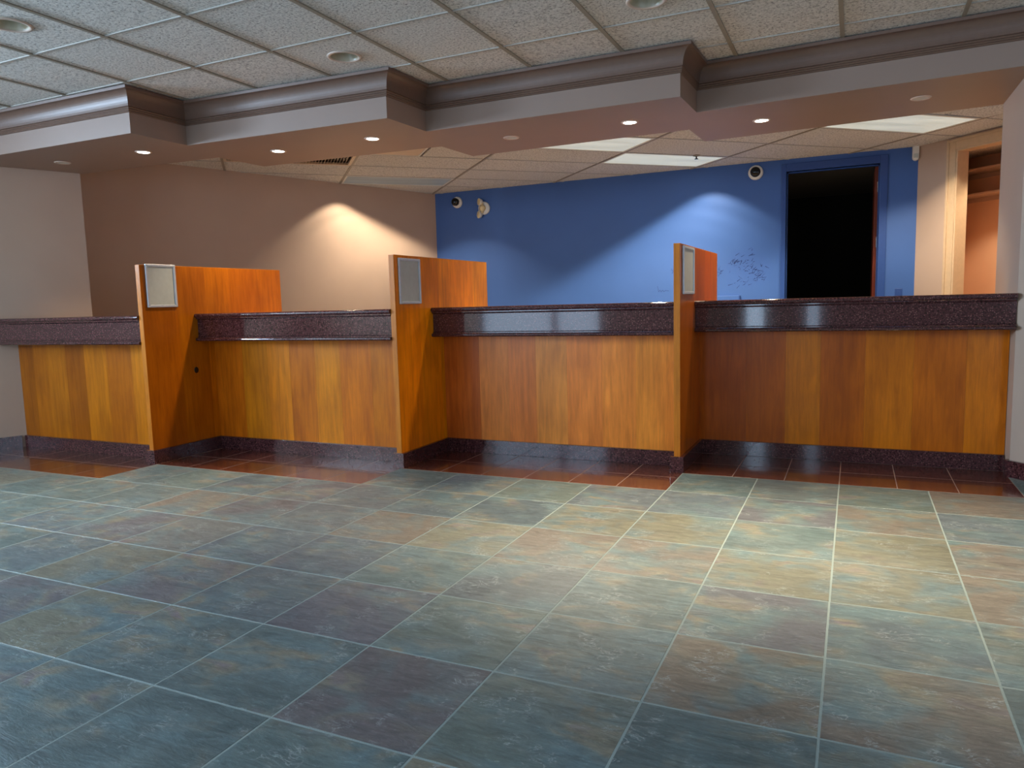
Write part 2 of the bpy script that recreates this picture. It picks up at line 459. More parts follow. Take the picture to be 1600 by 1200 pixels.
struct(wall_seg(fl(-5.6), fl(0.1), -0.01, ZW, 0.14, 1).build('wall_far_left', 'beige'), 'beige left wall of the staff area, lit by a warm fan of light')
bp = wall_seg(wl(-6.4, -0.0), wl(-0.62, -0.0), 0.0, 0.10, 0.022, -1).build('baseboard_left', 'granite')
struct(bp, 'dark granite baseboard along the left wall')

# blue back wall with door opening
dx0, dx1, dz = -0.665, 0.275, 2.482
wb = MB().box(-5.6, dx0, YB, YB + 0.13, -0.01, ZW).box(dx1, 0.66, YB, YB + 0.13, -0.01, ZW).box(dx0, dx1, YB, YB + 0.13, dz, ZW)
wall_back = struct(wb.build('wall_back', 'blue'), 'blue painted back wall behind the counters')
# scuffs where something was torn off the blue wall
sc = MB()
random.seed(11)
clusters = [(-1.26, 1.49, 0.13, 0.06, 26), (-1.14, 1.42, 0.11, 0.05, 24), (-1.02, 1.33, 0.10, 0.07, 26), (-1.40, 1.53, 0.05, 0.04, 7),
            (-1.10, 1.56, 0.05, 0.09, 7), (-1.52, 1.50, 0.05, 0.06, 8), (-1.49, 1.36, 0.04, 0.04, 5), (-1.30, 1.24, 0.14, 0.05, 12), (-1.93, 1.45, 0.05, 0.05, 6)]
clusters = [(-1.19, 1.50, 0.11, 0.05, 22), (-1.07, 1.44, 0.11, 0.05, 22), (-0.95, 1.36, 0.09, 0.08, 24), (-1.02, 1.60, 0.03, 0.08, 7),
            (-1.37, 1.40, 0.05, 0.04, 9), (-1.14, 1.28, 0.12, 0.05, 12), (-1.50, 1.51, 0.04, 0.06, 8), (-1.93, 1.44, 0.05, 0.05, 6)]
for cx, cz, sx, sz, n in clusters:
    for k in range(n):
        x = random.gauss(cx, sx * 0.55); z = random.gauss(cz, sz * 0.6); a = random.gauss(0.6, 0.5); L = random.uniform(0.008, 0.03); w = random.uniform(0.0015, 0.004)
        c_, s2 = cos(a), sin(a)
        sc.add([(x - c_ * L + s2 * w, YB - 0.0012, z - s2 * L - c_ * w), (x + c_ * L + s2 * w * .4, YB - 0.0012, z + s2 * L - c_ * w * .4),
                (x + c_ * L - s2 * w * .4, YB - 0.0012, z + s2 * L + c_ * w * .4), (x - c_ * L - s2 * w, YB - 0.0012, z - s2 * L + c_ * w)], [(0, 1, 2, 3)])
# short pen-like scribble left of the third partition
pts = [(-2.13, 1.26), (-2.115, 1.19), (-2.10, 1.215), (-2.085, 1.19), (-2.07, 1.212), (-2.05, 1.192), (-2.03, 1.208), (-1.99, 1.20)]
for (xa, za), (xb, zb) in zip(pts, pts[1:]):
    dx_, dz_ = xb - xa, zb - za; l = hypot(dx_, dz_); nx, nz = -dz_ / l * .002, dx_ / l * .002
    sc.add([(xa - nx, YB - 0.0012, za - nz), (xb - nx, YB - 0.0012, zb - nz), (xb + nx, YB - 0.0012, zb + nz), (xa + nx, YB - 0.0012, za + nz)], [(0, 1, 2, 3)])
so = sc.build('scuff_marks', 'scuff', wall_back); so['kind'] = 'stuff'; so['label'] = 'dark scuffs and pen scribbles on the blue paint'

# door_1: blue steel frame, dark room behind, slab swung inwards
door1 = MB()
def jamb(m_, x0, x1, z0, z1): m_.box(x0, x1, YB - 0.02, YB + 0.15, z0, z1)
jamb(door1, -0.715, dx0, 0, dz + 0.085); jamb(door1, dx1, 0.352, 0, dz + 0.085); jamb(door1, dx0, dx1, dz, dz + 0.085)
d1 = struct(door1.build('door_1', 'blue_trim', bevel=0.004), 'open doorway in the blue wall into a dark room')
dl = MB().box(dx0, dx0 + 0.014, YB + 0.05, YB + 0.09, 0, dz).box(dx1 - 0.014, dx1, YB + 0.05, YB + 0.09, 0, dz).box(dx0, dx1, YB + 0.05, YB + 0.09, dz - 0.014, dz)
dl.build('door_stop', 'blue_trim', d1)
sl = MB().box(dx1 - 0.045, dx1 - 0.002, YB + 0.155, YB + 1.05, 0.01, dz - 0.01).build('door_slab', 'wood_edge', d1, color=lin(120, 50, 28)); sl['label'] = 'reddish wooden door slab swung open into the dark room'
for z in (2.25, 1.66, 0.3):
    MB().box(dx1 - 0.02, dx1 - 0.006, YB + 0.096, YB + 0.17, z - 0.055, z + 0.055).build('hinge', 'chrome', d1)
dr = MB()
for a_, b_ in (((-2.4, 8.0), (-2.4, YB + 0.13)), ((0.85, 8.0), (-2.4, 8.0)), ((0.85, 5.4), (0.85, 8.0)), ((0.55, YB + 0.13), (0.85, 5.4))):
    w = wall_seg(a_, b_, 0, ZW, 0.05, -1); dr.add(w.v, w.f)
struct(dr.build('wall_dark_room', 'dark'), 'walls behind the open door, coloured near-black for the unlit room')

# angled beige wall on the right with a cased opening
def W45(d0, d1_, D0, D1, z0, z1): return MB().prism([p45(d0, D0), p45(d1_, D0), p45(d1_, D1), p45(d0, D1)], z0, z1)
oa, ob, oz = 0.452, 1.36, 2.50
w = W45(-0.02, oa, 0, 0.12, -0.01, ZW); w2 = W45(ob, 2.2, 0, 0.12, -0.01, ZW); w3 = W45(oa, ob, 0, 0.12, oz, ZW)
w.add(w2.v, w2.f).add(w3.v, w3.f)
struct(w.build('wall_angled', 'beige'), 'angled beige wall right of the blue wall')
c = W45(oa - 0.095, oa, -0.016, 0.002, 0, oz + 0.10); c2 = W45(ob, ob + 0.095, -0.016, 0.002, 0, oz + 0.10); c3 = W45(oa, ob, -0.016, 0.002, oz, oz + 0.10)
c.add(c2.v, c2.f).add(c3.v, c3.f)
e = W45(oa - 0.095, oa - 0.07, -0.028, -0.015, 0, oz + 0.10); e2 = W45(oa - 0.07, ob + 0.07, -0.028, -0.015, oz + 0.075, oz + 0.10)
c.add(e.v, e.f).add(e2.v, e2.f)
d2 = struct(c.build('door_2', 'beige_trim', bevel=0.003), 'cream cased opening in the angled wall, closet shelves inside')
j = W45(oa, oa + 0.018, -0.01, 0.14, 0, oz); j2 = W45(oa, ob, -0.01, 0.14, oz - 0.018, oz); j.add(j2.v, j2.f)
j.build('jamb', 'beige_trim', d2, bevel=0.002)
# closet behind the opening
cw = MB()
for a_, b_ in ((p45(0.335, 0.14), p45(-0.5, 1.2)), (p45(-0.5, 1.2), p45(1.7, 1.2)), (p45(1.7, 1.2), p45(1.7, 0.12))):
    w = wall_seg(a_, b_, 0, ZW, 0.05, 1); cw.add(w.v, w.f)
closet = struct(cw.build('wall_closet', 'tan'), 'tan walls inside the closet')
for z, D0 in ((2.41, 0.86), (2.15, 0.90)):
    MB().prism([p45(-0.25 if z > 2.2 else -0.27, D0), p45(1.69, D0), p45(1.69, 1.2), p45(-0.5, 1.2)], z, z + 0.02).build('closet_shelf', 'beige', closet)
    MB().prism([p45(-0.5, 1.18), p45(1.69, 1.18), p45(1.69, 1.2), p45(-0.5, 1.2)], z - 0.045, z - 0.001).build('shelf_cleat', 'beige', closet)

# pier on the right, its front face turned 45 degrees
P0 = (0.920, 0.52)
pier = MB().prism([P0, (3.4, -1.96), (3.7, -1.7), (1.5, 0.9), (1.5, 1.29), (0.920, 1.29)], -0.01, ZW)
struct(pier.build('wall_right', 'beige'), 'pale lavender beige angled wall at the right edge')
bb = MB().prism([(0.898, 0.553), (0.905, 0.503), (3.38, -1.972), (3.395, -1.957), (0.921, 0.519), (0.921, 0.553)], 0, 0.10).build('baseboard_right', 'granite')
struct(bb, 'dark granite baseboard at the foot of the right wall')
sw = MB()
for y0_, y1_, z0_, z1_ in ((YF, SWIN[0], -0.01, ZW), (SWIN[1], -1.8, -0.01, ZW), (SWIN[0], SWIN[1], -0.01, SWIN[2]), (SWIN[0], SWIN[1], SWIN[3], ZW)):
    sw.box(3.5, 3.65, y0_, y1_, z0_, z1_)
struct(sw.build('wall_side', 'beige'))
fr = MB(); t = 0.04; ya, yb2, za, zb = SWIN
fr.box(3.54, 3.62, ya, ya + t, za, zb).box(3.54, 3.62, yb2 - t, yb2, za, zb).box(3.54, 3.62, ya + t, yb2 - t, za, za + t).box(3.54, 3.62, ya + t, yb2 - t, zb - t, zb).box(3.54, 3.62, (ya + yb2) / 2 - t, (ya + yb2) / 2 + t, za + t, zb - t)
f = struct(fr.build('window_6', 'silver'))
MB().box(3.578, 3.584, ya + t, yb2 - t, za + t, zb - t).build('pane', 'glass', f)

# window wall behind the camera
wf = MB(); xs = -9.3
for (x0, x1, z0, z1) in WINS:
    wf.box(xs, x0, YF - 0.15, YF, -0.01, ZW); wf.box(x0, x1, YF - 0.15, YF, -0.01, z0); wf.box(x0, x1, YF - 0.15, YF, z1, ZW); xs = x1
wf.box(xs, 3.7, YF - 0.15, YF, -0.01, ZW)
struct(wf.build('wall_front', 'beige'))
for k, (x0, x1, z0, z1) in enumerate(WINS):
    fr = MB(); t = 0.04
    fr.box(x0, x0 + t, YF - 0.12, YF - 0.04, z0, z1).box(x1 - t, x1, YF - 0.12, YF - 0.04, z0, z1).box(x0 + t, x1 - t, YF - 0.12, YF - 0.04, z0, z0 + t).box(x0 + t, x1 - t, YF - 0.12, YF - 0.04, z1 - t, z1)
    if x1 - x0 > 1: fr.box((x0 + x1) / 2 + 0.22, (x0 + x1) / 2 + 0.32, YF - 0.12, YF - 0.04, z0 + t, z1 - t)
    f = struct(fr.build('window_%d' % (k + 1), 'silver'))
    MB().box(x0 + t, x1 - t, YF - 0.084, YF - 0.078, z0 + t, z1 - t).build('pane', 'glass', f)

# ------------------------------------------------------------------ CEILING
ceil = MB().prism([(-9.5, YF - 0.2), (3.8, YF - 0.2), (3.8, 8.4), (-9.5, 8.4)], ZC + 0.16, ZC + 0.25).build('ceiling', 'slab')
struct(ceil, 'suspended ceiling of speckled mineral tiles in a metal grid')

def clip(poly, a, b, c_):      # keep a*x + b*y <= c_
    out = []
    for i in range(len(poly)):
        p, q = poly[i], poly[(i + 1) % len(poly)]
        fp, fq = a * p[0] + b * p[1] - c_, a * q[0] + b * q[1] - c_
        if fp <= 0: out.append(p)
        if (fp < 0 < fq) or (fq < 0 < fp):
            t = fp / (fp - fq); out.append((p[0] + (q[0] - p[0]) * t, p[1] + (q[1] - p[1]) * t))
    return out
def parea(p): return abs(sum(p[i][0] * p[(i + 1) % len(p)][1] - p[(i + 1) % len(p)][0] * p[i][1] for i in range(len(p)))) / 2
SPL = (-0.2736, 1.0, 0.87)      # line running inside the soffit: y - .2736 x = .87
leftn = wn; leftc = WA.dot(wn)
def clip_front(poly):
    poly = clip(poly, SPL[0], SPL[1], SPL[2])
    if poly: poly = clip(poly, leftn.x, leftn.y, leftc - 0.002)
    if poly: poly = clip(poly, 1, 0, 3.5)
    if poly: poly = clip(poly, 0, -1, -YF)
    if poly: poly = clip(poly, 1 / 1.41421, 1 / 1.41421, (0.92 + 0.52) / 1.41421 - 0.002)
    return poly
fc = FB.dot(fn); nn = n45; nc = O45.dot(n45)
def clip_rear(poly):
    poly = clip(poly, -SPL[0], -SPL[1], -SPL[2])
    if poly: poly = clip(poly, fn.x, fn.y, fc - 0.002)
    if poly: poly = clip(poly, 0, 1, YB - 0.002)
    if poly: poly = clip(poly, nn.x, nn.y, nc - 0.002)
    if poly: poly = clip(poly, 1, 0, 2.4)
    return poly
tile_cache = {}
def ceil_tile(poly, z=0.0, name='ceiling_tile'):
    if len(poly) < 3 or parea(poly) < 0.002: return
    cx = sum(p[0] for p in poly) / len(poly); cy = sum(p[1] for p in poly) / len(poly)
    key = tuple((round(p[0] - cx, 3), round(p[1] - cy, 3)) for p in poly)
    if key in tile_cache:
        o = bpy.data.objects.new(name, tile_cache[key]); COL.objects.link(o); o.parent = ceil
    else:
        o = MB().prism([(p[0] - cx, p[1] - cy) for p in poly], 0, 0.016).build(name, 'ceil', ceil); tile_cache[key] = o.data
    o.location = (cx, cy, ZC + 0.004 + z)
    return o
def strip(a, b, w_, clipf, name, m, z0, z1):
    a, b = Vector(a), Vector(b); d = (b - a).normalized(); n = Vector((-d.y, d.x)) * w_ / 2
    poly = clipf([tuple(a - n), tuple(b - n), tuple(b + n), tuple(a + n)])
    if len(poly) >= 3 and parea(poly) > 1e-4: return MB().prism(poly, z0, z1).build(name, m, ceil)
# front ceiling: 0.61 m grid square to the counter
GX0, GY0, G = -0.650, -0.511, 0.6095
for k in range(-12, 7):
    x = GX0 + k * G
    strip((x, YF), (x, 2.2), 0.024, clip_front, 'main_runner', 'tbar_warm', ZC - 0.003, ZC + 0.03)
for r in range(-10, 5):
    y = GY0 + r * G
    strip((-9, y), (3.6, y), 0.015, clip_front, 'cross_tee', 'tbar', ZC - 0.0015, ZC + 0.028)
CANS = [(-2.776, -0.825, False), (-0.935, -0.765, True), (0.45, -0.79, True), (-3.96, -2.07, True)]
for k in range(-12, 7):
    for r in range(-10, 5):
        x0, y0 = GX0 + k * G, GY0 + r * G
        poly = clip_front([(x0 + .002, y0 + .002), (x0 + G - .002, y0 + .002), (x0 + G - .002, y0 + G - .002), (x0 + .002, y0 + G - .002)])
        hole = [c_ for c_ in CANS if x0 < c_[0] < x0 + G and y0 < c_[1] < y0 + G]
        if hole and poly and len(poly) == 4:
            hx, hy = hole[0][:2]; n = 24; rr = 0.088
            # tile with a round cut-out
            vs, fs = [], []
            for zz in (ZC + 0.004, ZC + 0.020):
                for q in range(n):
                    a = 2 * pi * q / n; vs.append((hx + rr * cos(a), hy + rr * sin(a), zz))
                for q in range(n):
                    a = 2 * pi * q / n; ca, sa = cos(a), sin(a)
                    ts = [t for t in (((poly[1][0] if ca > 0 else poly[0][0]) - hx) / ca if abs(ca) > 1e-6 else 9, ((poly[2][1] if sa > 0 else poly[0][1]) - hy) / sa if abs(sa) > 1e-6 else 9)]
                    t = min(ts); vs.append((hx + t * ca, hy + t * sa, zz))
            # push nearest ring points to the true corners
            for cx, cy in poly:
                for base in (n, 3 * n):
                    b_ = min(range(n), key=lambda q: (vs[base + q][0] - cx) ** 2 + (vs[base + q][1] - cy) ** 2)
                    vs[base + b_] = (cx, cy, vs[base + b_][2])
            for q in range(n):
                q2 = (q + 1) % n
                fs += [(q, q2, n + q2, n + q), (2 * n + q, 3 * n + q, 3 * n + q2, 2 * n + q2), (q, 2 * n + q, 2 * n + q2, q2), (n + q, n + q2, 3 * n + q2, 3 * n + q)]
            mesh_obj('ceiling_tile', vs, fs, 'ceil', ceil)
        else:
            ceil_tile(poly)
# rear ceiling: 2 x 4 ft grid turned 43.5 degrees
OA = Vector((-2.533, 3.411)); ru = Vector((cos(R(43.5)), sin(R(43.5)))); rv = Vector((-ru.y, ru.x))
def q_(u, v): return tuple(OA + ru * u + rv * v)
UL = [-6.5, -5.2, -3.94, -2.645, -1.335, -0.02, 1.235, 2.47, 3.7]
VL = [-3.85, -3.23, -2.61, -1.98, -1.285, -0.61, 0.0, 0.62, 1.235, 1.83, 2.45, 3.1]
for u in UL:
    strip(q_(u, -4), q_(u, 3.4), 0.024, clip_rear, 'main_runner', 'tbar_warm', ZC - 0.003, ZC + 0.03)
for v in VL:
    strip(q_(-6.6, v), q_(4, v), 0.015, clip_rear, 'cross_tee', 'tbar', ZC - 0.0015, ZC + 0.028)
FIX = {(4 + 1, 5): 'A'}
occupied = [(-0.02, -0.61), (-1.335, -1.285), (1.235, -2.61), (-2.645, 1.235), (-2.645, -0.61), (-3.94, 0.0)]
for a, u in enumerate(UL[:-1]):
    for b_, v in enumerate(VL[:-1]):
        u1, v1 = UL[a + 1], VL[b_ + 1]
        if any(abs(u - ou) < .01 and abs(v - ov) < .01 for ou, ov in occupied): continue
        g = 0.002
        poly = clip_rear([q_(u + g, v + g), q_(u1 - g, v + g), q_(u1 - g, v1 - g), q_(u + g, v1 - g)])
        if abs(u - 1.235) < .01 and abs(v + 3.23) < .01:
            # the slipped tile near the pier: hangs at an angle and leaves a dark gap
            poly = clip_rear([q_(1.30, -3.2), q_(2.0, -3.2), q_(2.0, -2.62), q_(1.30, -2.62)])
        ceil_tile(poly)
ceil_tile(clip_rear([q_(-2.005, -0.608), q_(-1.337, -0.608), q_(-1.337, -0.002), q_(-2.005, -0.002)]))
lt = [q_(2.02, -3.19), q_(2.44, -3.19), q_(2.44, -2.64), q_(2.02, -2.64)]
zz = [ZC + 0.03, ZC - 0.03, ZC - 0.004, ZC + 0.002]
o = MB().add([(p[0], p[1], z) for p, z in zip(lt, zz)] + [(p[0], p[1], z + 0.016) for p, z in zip(lt, zz)], [(0, 1, 2, 3), (7, 6, 5, 4), (0, 4, 5, 1), (1, 5, 6, 2), (2, 6, 7, 3), (3, 7, 4, 0)]).build('ceiling_tile', 'ceil', ceil)
o['label'] = 'slipped tile hanging crooked beside the pier'
# ceilings of the two side rooms
struct(MB().prism([(-2.4, YB + 0.13), (0.6, YB + 0.13), (0.9, 5.4), (0.9, 8.0), (-2.4, 8.0)], ZC, ZC + 0.02).build('ceiling_dark_room', 'slab'), 'dim ceiling of the unlit room')
struct(MB().prism([p45(0.335, 0.12), p45(1.7, 0.12), p45(1.7, 1.2), p45(-0.5, 1.2)], ZC - 0.005, ZC + 0.015).build('ceiling_closet', 'ceil'), 'closet ceiling')

# ------------------------------------------------------------------ SOFFIT
front = [(-6.42, -1.045), (-4.434, -1.017), (-4.432, -0.548), (-2.727, -0.468), (-2.706, -0.014), (-0.927, 0.003), (-0.914, 0.448), (1.03, 0.352)]
back = [(0.925, 1.285), (0.918, 1.300), (-1.035, 1.407), (-1.058, 0.930), (-2.839, 0.943), (-2.868, 0.476), (-4.558, 0.372), (-4.581, -0.108), (-6.07, -0.20)]
sof_poly = front + [(1.03, 0.45), (0.925, 0.55)] + back
sof = MB().prism(sof_poly, ZS, ZC + 0.02).build('soffit', 'soffit')
struct(sof, 'stepped beige soffit over the counters with recessed lights')
# crown moulding following the stepped fascia: profile (offset outwards, z)
prof = [(0.0, 2.462), (0.008, 2.464), (0.012, 2.469), (0.008, 2.474), (0.011, 2.476), (0.015, 2.481), (0.011, 2.486), (0.014, 2.488), (0.018, 2.493), (0.014, 2.498), (0.020, 2.500)]
prof += [(0.020 + 0.056 * (1 - cos(R(a_))), 2.502 + 0.092 * sin(R(a_))) for a_ in range(0, 91, 9)]
prof += [(0.084, 2.595), (0.086, 2.6125), (0.0, 2.6125)]
def crown():
    pts = [Vector(p) for p in front]
    loops = []
    for i, p in enumerate(pts):
        ds = []
        if i > 0: ds.append((p - pts[i - 1]).normalized())
        if i < len(pts) - 1: ds.append((pts[i + 1] - p).normalized())
        ns = [Vector((d.y, -d.x)) for d in ds]      # outwards = towards the camera side
        if len(ns) == 2:
            m_ = (ns[0] + ns[1]); m_ = m_ / m_.dot(ns[0])
        else: m_ = ns[0]
        loops.append([(p.x + m_.x * o_, p.y + m_.y * o_, z) for o_, z in prof])
    return MB().sweep(loops)
tr = crown().build('trim_1', 'crown')
struct(tr, 'mauve brown crown moulding along the top of the stepped soffit')

# ------------------------------------------------------------------ COUNTERS
def wc(c_, k=1.0, bl=0.16):
    c_ = lin(*c_); return (min(0.9, c_[0] * 1.50 * k), c_[1] * 1.29 * k * (0.95 if k > 1.2 else 1), c_[2] * bl, 1)
VEN = [
    [(0.17, (124, 72, 26)), (0.16, (140, 84, 30)), (0.22, (146, 90, 34)), (0.21, (132, 76, 28)), (0.24, (158, 98, 36)), (0.26, (150, 88, 32)), (0.30, (166, 104, 40))],
    [(0.25, (166, 92, 40)), (0.22, (160, 100, 44)), (0.19, (178, 110, 48)), (0.21, (160, 92, 38)), (0.20, (178, 112, 48)), (0.24, (170, 98, 42)), (0.26, (160, 96, 40))],
    [(0.30, (150, 84, 40)), (0.24, (176, 110, 62)), (0.22, (168, 102, 58)), (0.24, (184, 115, 64)), (0.26, (170, 104, 56)), (0.24, (176, 108, 54)), (0.30, (178, 112, 52))],  # first leaf darkened for the shadow beside the partition
    [(0.32, (148, 76, 34)), (0.26, (152, 80, 34)), (0.22, (176, 106, 44)), (0.27, (158, 84, 34)), (0.28, (170, 98, 34)), (0.29, (160, 86, 30)), (0.22, (174, 100, 34))],
]
CLAB = ['leftmost wooden teller counter front, running to the left wall', 'wooden teller counter front right of the first partition',
        'wooden teller counter front with a soft window sheen tinted into its veneer, between second and third partitions', 'widest wooden teller counter front, right of the third partition to the right wall']
TLAB = ['leftmost red granite countertop with fascia, against the left wall', 'red granite countertop between the first and second partitions',
        'dark red granite countertop between the second and third partitions', 'red granite countertop with window reflections, right of the third partition']
for bi, b in enumerate(BAYS):
    x0, x1, py, fy = b['x0'], b['x1'], b['py'], b['fy']
    o3 = ((x0 + x1) / 2, py + 0.1, 0.0)
    t = empty('teller_counter', o3, 0, CLAB[bi], 'counter', 'teller counters')
    xl = x0
    if bi == 0:
        xl = wlx(py + 0.12) if 0 else wlx(py)
    # carcass behind the veneer
    off(MB().box(xl + (0.18 if bi == 0 else 0.02), x1 - 0.002, py + 0.012, py + 0.12, 0.0, 0.872), o3).build('carcass', 'wood_edge', t, color=lin(120, 72, 36))
    tot = sum(w_ for w_, _ in VEN[bi]); x = xl
    for w_, c_ in VEN[bi]:
        ww = w_ / tot * (x1 - xl)
        mb = MB().box(-ww / 2, ww / 2 - 0.0006, -0.006, 0.006, 0, 0.775)
        mb.build('veneer_leaf', 'wood', t, color=wc(c_, 1.45 if bi == 2 else 1.12, 0.9 if bi == 2 else 0.20), loc=(x + ww / 2 - o3[0], py + 0.006 - o3[1], 0.10)); x += ww  # third bay paler, less saturated: window sheen mixed into veneer colour
    off(MB().box(xl + (0.004 if bi == 0 else 0), x1 - 0.003, py - 0.022, py + 0.006, 0.0, 0.100), o3).build('base_moulding', 'granite', t, bevel=0.0015)
    wtx = x0 + 0.03 if bi else -5.75
    # granite top: bullnosed slab, fascia, lower roll
    g = empty('granite_countertop', (o3[0], fy + 0.2, 0.875), 0, TLAB[bi], 'countertop', 'granite countertops')
    gl = (o3[0], fy + 0.2, 0.875)
    gx0 = x0 + 0.002 if bi else None
    gx1 = x1 - 0.002 if bi < 3 else 0.917
    def roll(y, z, r, n=8):   # half round nose facing -y
        return [(y + r * (1 - sin(pi * k / n)), z - r * cos(pi * k / n)) for k in range(n + 1)]
    def ext(prof2, xa, xb): return MB().sweep([[(xa if xa is not None else wlx(y) if y < -0.21 else -6.09, y, z) for y, z in prof2], [(xb, y, z) for y, z in prof2]])
    yb_ = py + 0.20
    off(MB().box(wtx, x1 - 0.03, py + 0.121, py + 0.66, 0.735, 0.765), gl).build('bounce_worktop', 'bounce_surface', g, bevel=0.003)  # unseen surface added to bounce warm light up to the soffit
    top = [(yb_, 1.058)] + roll(fy - 0.020, 1.074, 0.016) + [(yb_, 1.090)]
    off(ext(top, gx0, gx1), gl).build('top_slab', 'granite', g)
    off(ext([(fy + 0.004, 0.902), (fy + 0.004, 0.909), (fy + 0.012, 0.914), (fy + 0.012, 1.040), (fy + 0.006, 1.046), (fy - 0.004, 1.050), (fy - 0.004, 1.0575), (fy + 0.03, 1.0575), (fy + 0.03, 0.902)], gx0, gx1), gl).build('fascia', 'granite', g)
    low = [(py - 0.002, 0.876)] + roll(fy - 0.018, 0.889, 0.0125) + [(py - 0.002, 0.9015)]
    off(ext(low, gx0, gx1), gl).build('lower_roll', 'granite', g)

# ------------------------------------------------------------------ PARTITIONS
PLAB = ['leftmost tall wooden partition, round dark hole low on its face', 'middle tall wooden partition between counters, brightly lit at the top', 'rightmost tall wooden partition seen nearly edge on']
FLAB = ['wide-looking silver sign frame on the leftmost partition', 'silver sign frame on the middle partition', 'narrow-looking silver sign frame on the rightmost partition']
PV = [[(0.30, (136, 74, 26)), (0.26, (146, 84, 26)), (0.24, (158, 94, 26)), (0.28, (146, 84, 24)), (0.30, (150, 88, 28))],
      [(0.30, (176, 98, 24)), (0.28, (186, 102, 22)), (0.28, (190, 108, 22)), (0.26, (194, 110, 24)), (0.26, (200, 116, 26))],
      [(0.30, (168, 92, 36)), (0.28, (160, 84, 34)), (0.28, (156, 78, 34)), (0.26, (164, 82, 36)), (0.26, (160, 84, 38))]]
FR = [dict(y0=-0.862, y1=-0.602, z0=1.145, z1=1.459), dict(y0=-0.386, y1=-0.114, z0=1.121, z1=1.433), dict(y0=0.086, y1=0.430, z0=1.136, z1=1.443)]
for pi_, p in enumerate(PARTS):
    xr, y0, y1 = p['xr'], p['y0'], p['y1']; xl = xr - 0.040; zt = 1.452
    o3 = ((xr + xl) / 2, (y0 + y1) / 2, 0.0)
    t = empty('counter_partition', o3, 0, PLAB[pi_], 'partition', 'wooden partitions between the counters')
    off(MB().box(xl + 0.003, xr - 0.003, y0 + 0.004, y1 - 0.004, 0.0, zt - 0.004), o3).build('core', 'wood_edge', t, color=lin(150, 88, 40))
    tot = sum(w_ for w_, _ in PV[pi_])
    for side in (0, 1):
        y = y0 + 0.003
        for w_, c_ in PV[pi_]:
            ww = w_ / tot * (y1 - y0 - 0.006)
            xx = xr - 0.0015 if side == 0 else xl + 0.0015
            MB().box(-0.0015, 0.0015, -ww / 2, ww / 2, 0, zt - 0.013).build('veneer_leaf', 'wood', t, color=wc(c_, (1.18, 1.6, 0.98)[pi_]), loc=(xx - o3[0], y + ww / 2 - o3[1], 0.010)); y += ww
    off(MB().box(xl, xr, y0 - 0.001, y0 + 0.0045, 0.10, zt), o3).build('edge_band', 'wood_edge', t, color=wc((176, 110, 74)), bevel=0.001)
    off(MB().box(xl, xr, y0 + 0.0045, y1, zt - 0.0042, zt + 0.001), o3).build('edge_band', 'wood_edge', t, color=wc((176, 110, 74)), bevel=0.001)
    off(MB().box(xl, xr, y1 - 0.004, y1 + 0.001, 0.0, zt), o3).build('edge_band', 'wood_edge', t, color=wc((176, 110, 74)), bevel=0.001)
    b1, b2 = BAYS[pi_], BAYS[pi_ + 1]
    off(MB().box(xl - 0.022, xr + 0.024, y0 - 0.018, y0 + 0.002, 0.0, 0.101), o3).build('base_block', 'granite', t, bevel=0.001)
    off(MB().box(xr + 0.0005, xr + 0.024, y0 + 0.002, b2['py'] - 0.023, 0.0, 0.101), o3).build('base_moulding', 'granite', t, bevel=0.0015)
    off(MB().box(xl - 0.022, xl - 0.0005, y0 + 0.002, b1['py'] + 0.6, 0.0, 0.101), o3).build('base_moulding', 'granite', t, bevel=0.0015) if False else None
    if pi_ == 0:
        off(MB().lathe([(0.0, 0.004), (0.018, 0.004), (0.020, 0.001), (0.020, 0.0)], 20, T=lambda a, b_, c_: (xr + c_, -0.463 + a, 0.653 + b_ * 1.25)), o3).build('cable_hole', 'black', t)
    # sign holder hung on the right face
    f = FR[pi_]; fy0, fy1, z0, z1 = f['y0'], f['y1'], f['z0'], f['z1']
    fo = (xr, (fy0 + fy1) / 2, z0)
    fr = empty('sign_frame', fo, 0, FLAB[pi_], 'sign frame', 'silver sign frames')
    w_ = 0.018; th = 0.014
    rim = MB()
    def bar(pts4):
        a = [(xr + 0.0005, y, z) for y, z in pts4]; o_ = [(xr + th, y, z) for y, z in pts4]; rim.add(a + o_, [(0, 1, 2, 3), (7, 6, 5, 4), (0, 4, 5, 1), (1, 5, 6, 2), (2, 6, 7, 3), (3, 7, 4, 0)])
    A_, B_, C_, D_ = (fy0, z0), (fy1, z0), (fy1, z1), (fy0, z1)
    a_, b_, c_, d_ = (fy0 + w_, z0 + w_), (fy1 - w_, z0 + w_), (fy1 - w_, z1 - w_), (fy0 + w_, z1 - w_)
    for quad in ((A_, B_, b_, a_), (B_, C_, c_, b_), (C_, D_, d_, c_), (D_, A_, a_, d_)): bar(quad)
    off(rim, fo).build('rim', 'silver', fr, bevel=0.003)
    off(MB().box(xr + 0.001, xr + 0.006, fy0 + w_, fy1 - w_, z0 + w_, z1 - w_), fo).build('insert', 'insert', fr)

